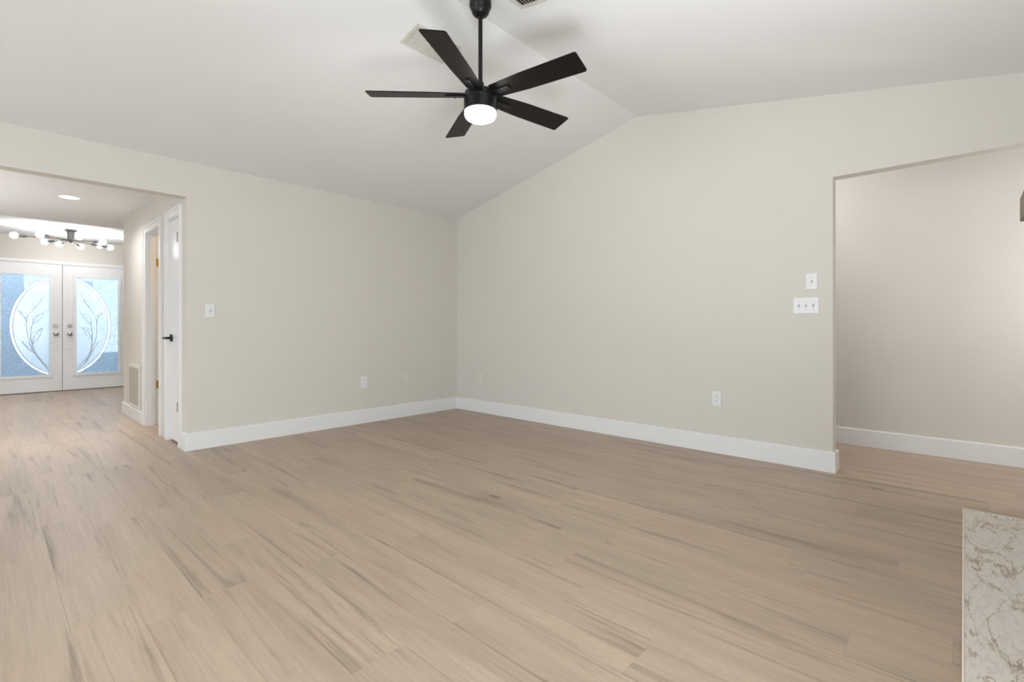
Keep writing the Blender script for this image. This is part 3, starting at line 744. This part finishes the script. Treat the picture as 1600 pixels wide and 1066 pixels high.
# return air grille on the hall wall (faces -x)
g = empty('return_air_grille', (XE, 6.755, 0.37), -PI / 2, 'tall white return air grille with vertical slats low on the hall wall', 'vent')
gw, gh, fw = 0.27, 0.238, 0.036
bm = bmesh.new()
for a in ((-gw, gw, gh - fw, gh), (-gw, gw, -gh, -gh + fw), (-gw, -gw + fw, -gh + fw, gh - fw), (gw - fw, gw, -gh + fw, gh - fw)):
    box(bm, a[0], a[1], -0.014, -0.0, a[2], a[3], 0.004)
link('grille_frame', bm, M_grille, g)
bm = bmesh.new(); box(bm, -gw + fw, gw - fw, -0.002, 0, -gh + fw, gh - fw); link('duct_shade_panel', bm, M_slot, g)  # dark sheet painted as the shade behind the slats
bm = bmesh.new()
for k in range(17):
    x = -gw + fw + (k + 0.5) * (2 * (gw - fw)) / 17
    box(bm, -0.0125, 0.0125, -0.0008, 0.0008, -gh + fw, gh - fw, 0, 1, T(x, -0.0095, 0) @ RZ(math.radians(32)))
link('slats', bm, M_grille_slat, g)

# ------------------------------------------------------------------ hall recessed light
r = empty('recessed_light', (0.552, 6.485, HZ), 0, 'round lit recessed downlight in the hall ceiling', 'ceiling light')
bm = bmesh.new(); lathe(bm, [(0.072, 0.0), (0.086, 0.0), (0.086, -0.003), (0.080, -0.006), (0.072, -0.004), (0.072, 0.0)], 40, None, False); link('trim_ring', bm, M_plate, r, True)
bm = bmesh.new(); lathe(bm, [(0, 0.0), (0.073, 0.0), (0.073, -0.0035), (0, -0.0035)], 40); tag(link('diffuser', bm, M_led, r), 'glowing white disc')
area('recessed_lamp', (0.552, 6.485, HZ - 0.03), (0, 0, 0), 0.13, 0.13, 8.7, (0.96, 0.98, 1.0), 150)
area('hall_fill_left', (-0.45, 6.0, HZ - 0.03), (0, 0, 0), 0.13, 0.13, 11.7, (0.96, 0.98, 1.0), 110)  # added unseen fill, brightens the hall floor and ceiling
area('hall_fill_far', (-0.45, 7.4, HZ - 0.03), (math.radians(38), 0, math.radians(-12)), 0.13, 0.13, 14, (0.96, 0.98, 1.0), 110)  # added unseen fill, tilted towards the entry doors

# ------------------------------------------------------------------ foyer chandelier
CX, CY = 0.828, 9.53
ch = empty('chandelier', (CX, CY, FZ), 0, 'grey sputnik ceiling fixture with lit round globe bulbs in the foyer', 'chandelier')
bm = bmesh.new(); lathe(bm, [(0, 0), (0.066, 0), (0.066, -0.014), (0.060, -0.020), (0, -0.020)], 32); link('canopy', bm, M_graymetal, ch, True)
bm = bmesh.new(); lathe(bm, [(0, -0.018), (0.046, -0.018), (0.042, -0.06), (0.036, -0.12), (0.036, -0.155), (0.020, -0.170), (0.008, -0.174), (0.008, -0.186), (0, -0.190)], 28); link('body', bm, M_graymetal, ch, True)
for dx, dy, zb in ((-.58, -.05, -.158), (-.34, -.30, -.150), (-.26, .24, -.168), (-.09, .40, -.168), (.05, -.40, -.140), (.15, .42, -.176), (.33, -.24, -.160), (.35, .20, -.156), (.47, .17, -.176)):
    P0 = Vector((0, 0, -0.145)); P1 = Vector((dx, dy, zb)); d = (P1 - P0).normalized(); ln = (P1 - P0).length
    bm = bmesh.new(); tube(bm, [P0 + d * 0.03, P1 - d * 0.09], 0.0055, 8)
    arm = link('arm', bm, M_graymetal, ch)
    bm = bmesh.new(); tube(bm, [P1 - d * 0.125, P1 - d * 0.115, P1 - d * 0.040], [0.010, 0.019, 0.019], 14); link('socket', bm, M_graymetal, arm)
    bm = bmesh.new(); bmesh.ops.create_uvsphere(bm, u_segments=20, v_segments=12, radius=0.042, matrix=T(*P1)); link('bulb', bm, M_bulb, arm, True)

# ------------------------------------------------------------------ hearth and mantel
hx0, hx1, hy1 = 1.76, 3.701, 0.004
he = empty('hearth_slab', ((hx0 + hx1) / 2, hy1, 0), 0, 'low white marble hearth slab with brown veins on the wood floor', 'hearth')
bm = bmesh.new(); box(bm, -(hx1 - hx0) / 2 + .006, (hx1 - hx0) / 2 - .006, YN - hy1, -0.0065, 0, 0.012); link('marble_top', bm, M_marble, he)
bm = bmesh.new()
box(bm, -(hx1 - hx0) / 2, (hx1 - hx0) / 2, -0.006, 0.0, 0, 0.0125, 0.001, 1)
box(bm, (hx1 - hx0) / 2 - .0055, (hx1 - hx0) / 2, YN - hy1, -0.006, 0, 0.0125, 0.001, 1); box(bm, -(hx1 - hx0) / 2, -(hx1 - hx0) / 2 + .0055, YN - hy1, -0.006, 0, 0.0125, 0.001, 1)
tag(link('edge_trim', bm, M_marble_edge, he), 'thin cream polished edge strip')
mx0, mx1 = 1.98, 3.45
my = -0.2025
bm = bmesh.new(); box(bm, mx0 - 2.7, mx1 - 2.7, YN, my, -0.058, 0.058, 0.004, 2)
mo = link('fireplace_mantel', bm, M_mantel); mo.location = (2.7, 0, 1.597)
tag(mo, 'end of a weathered grey-brown wooden mantel beam at the right edge', 'mantel')
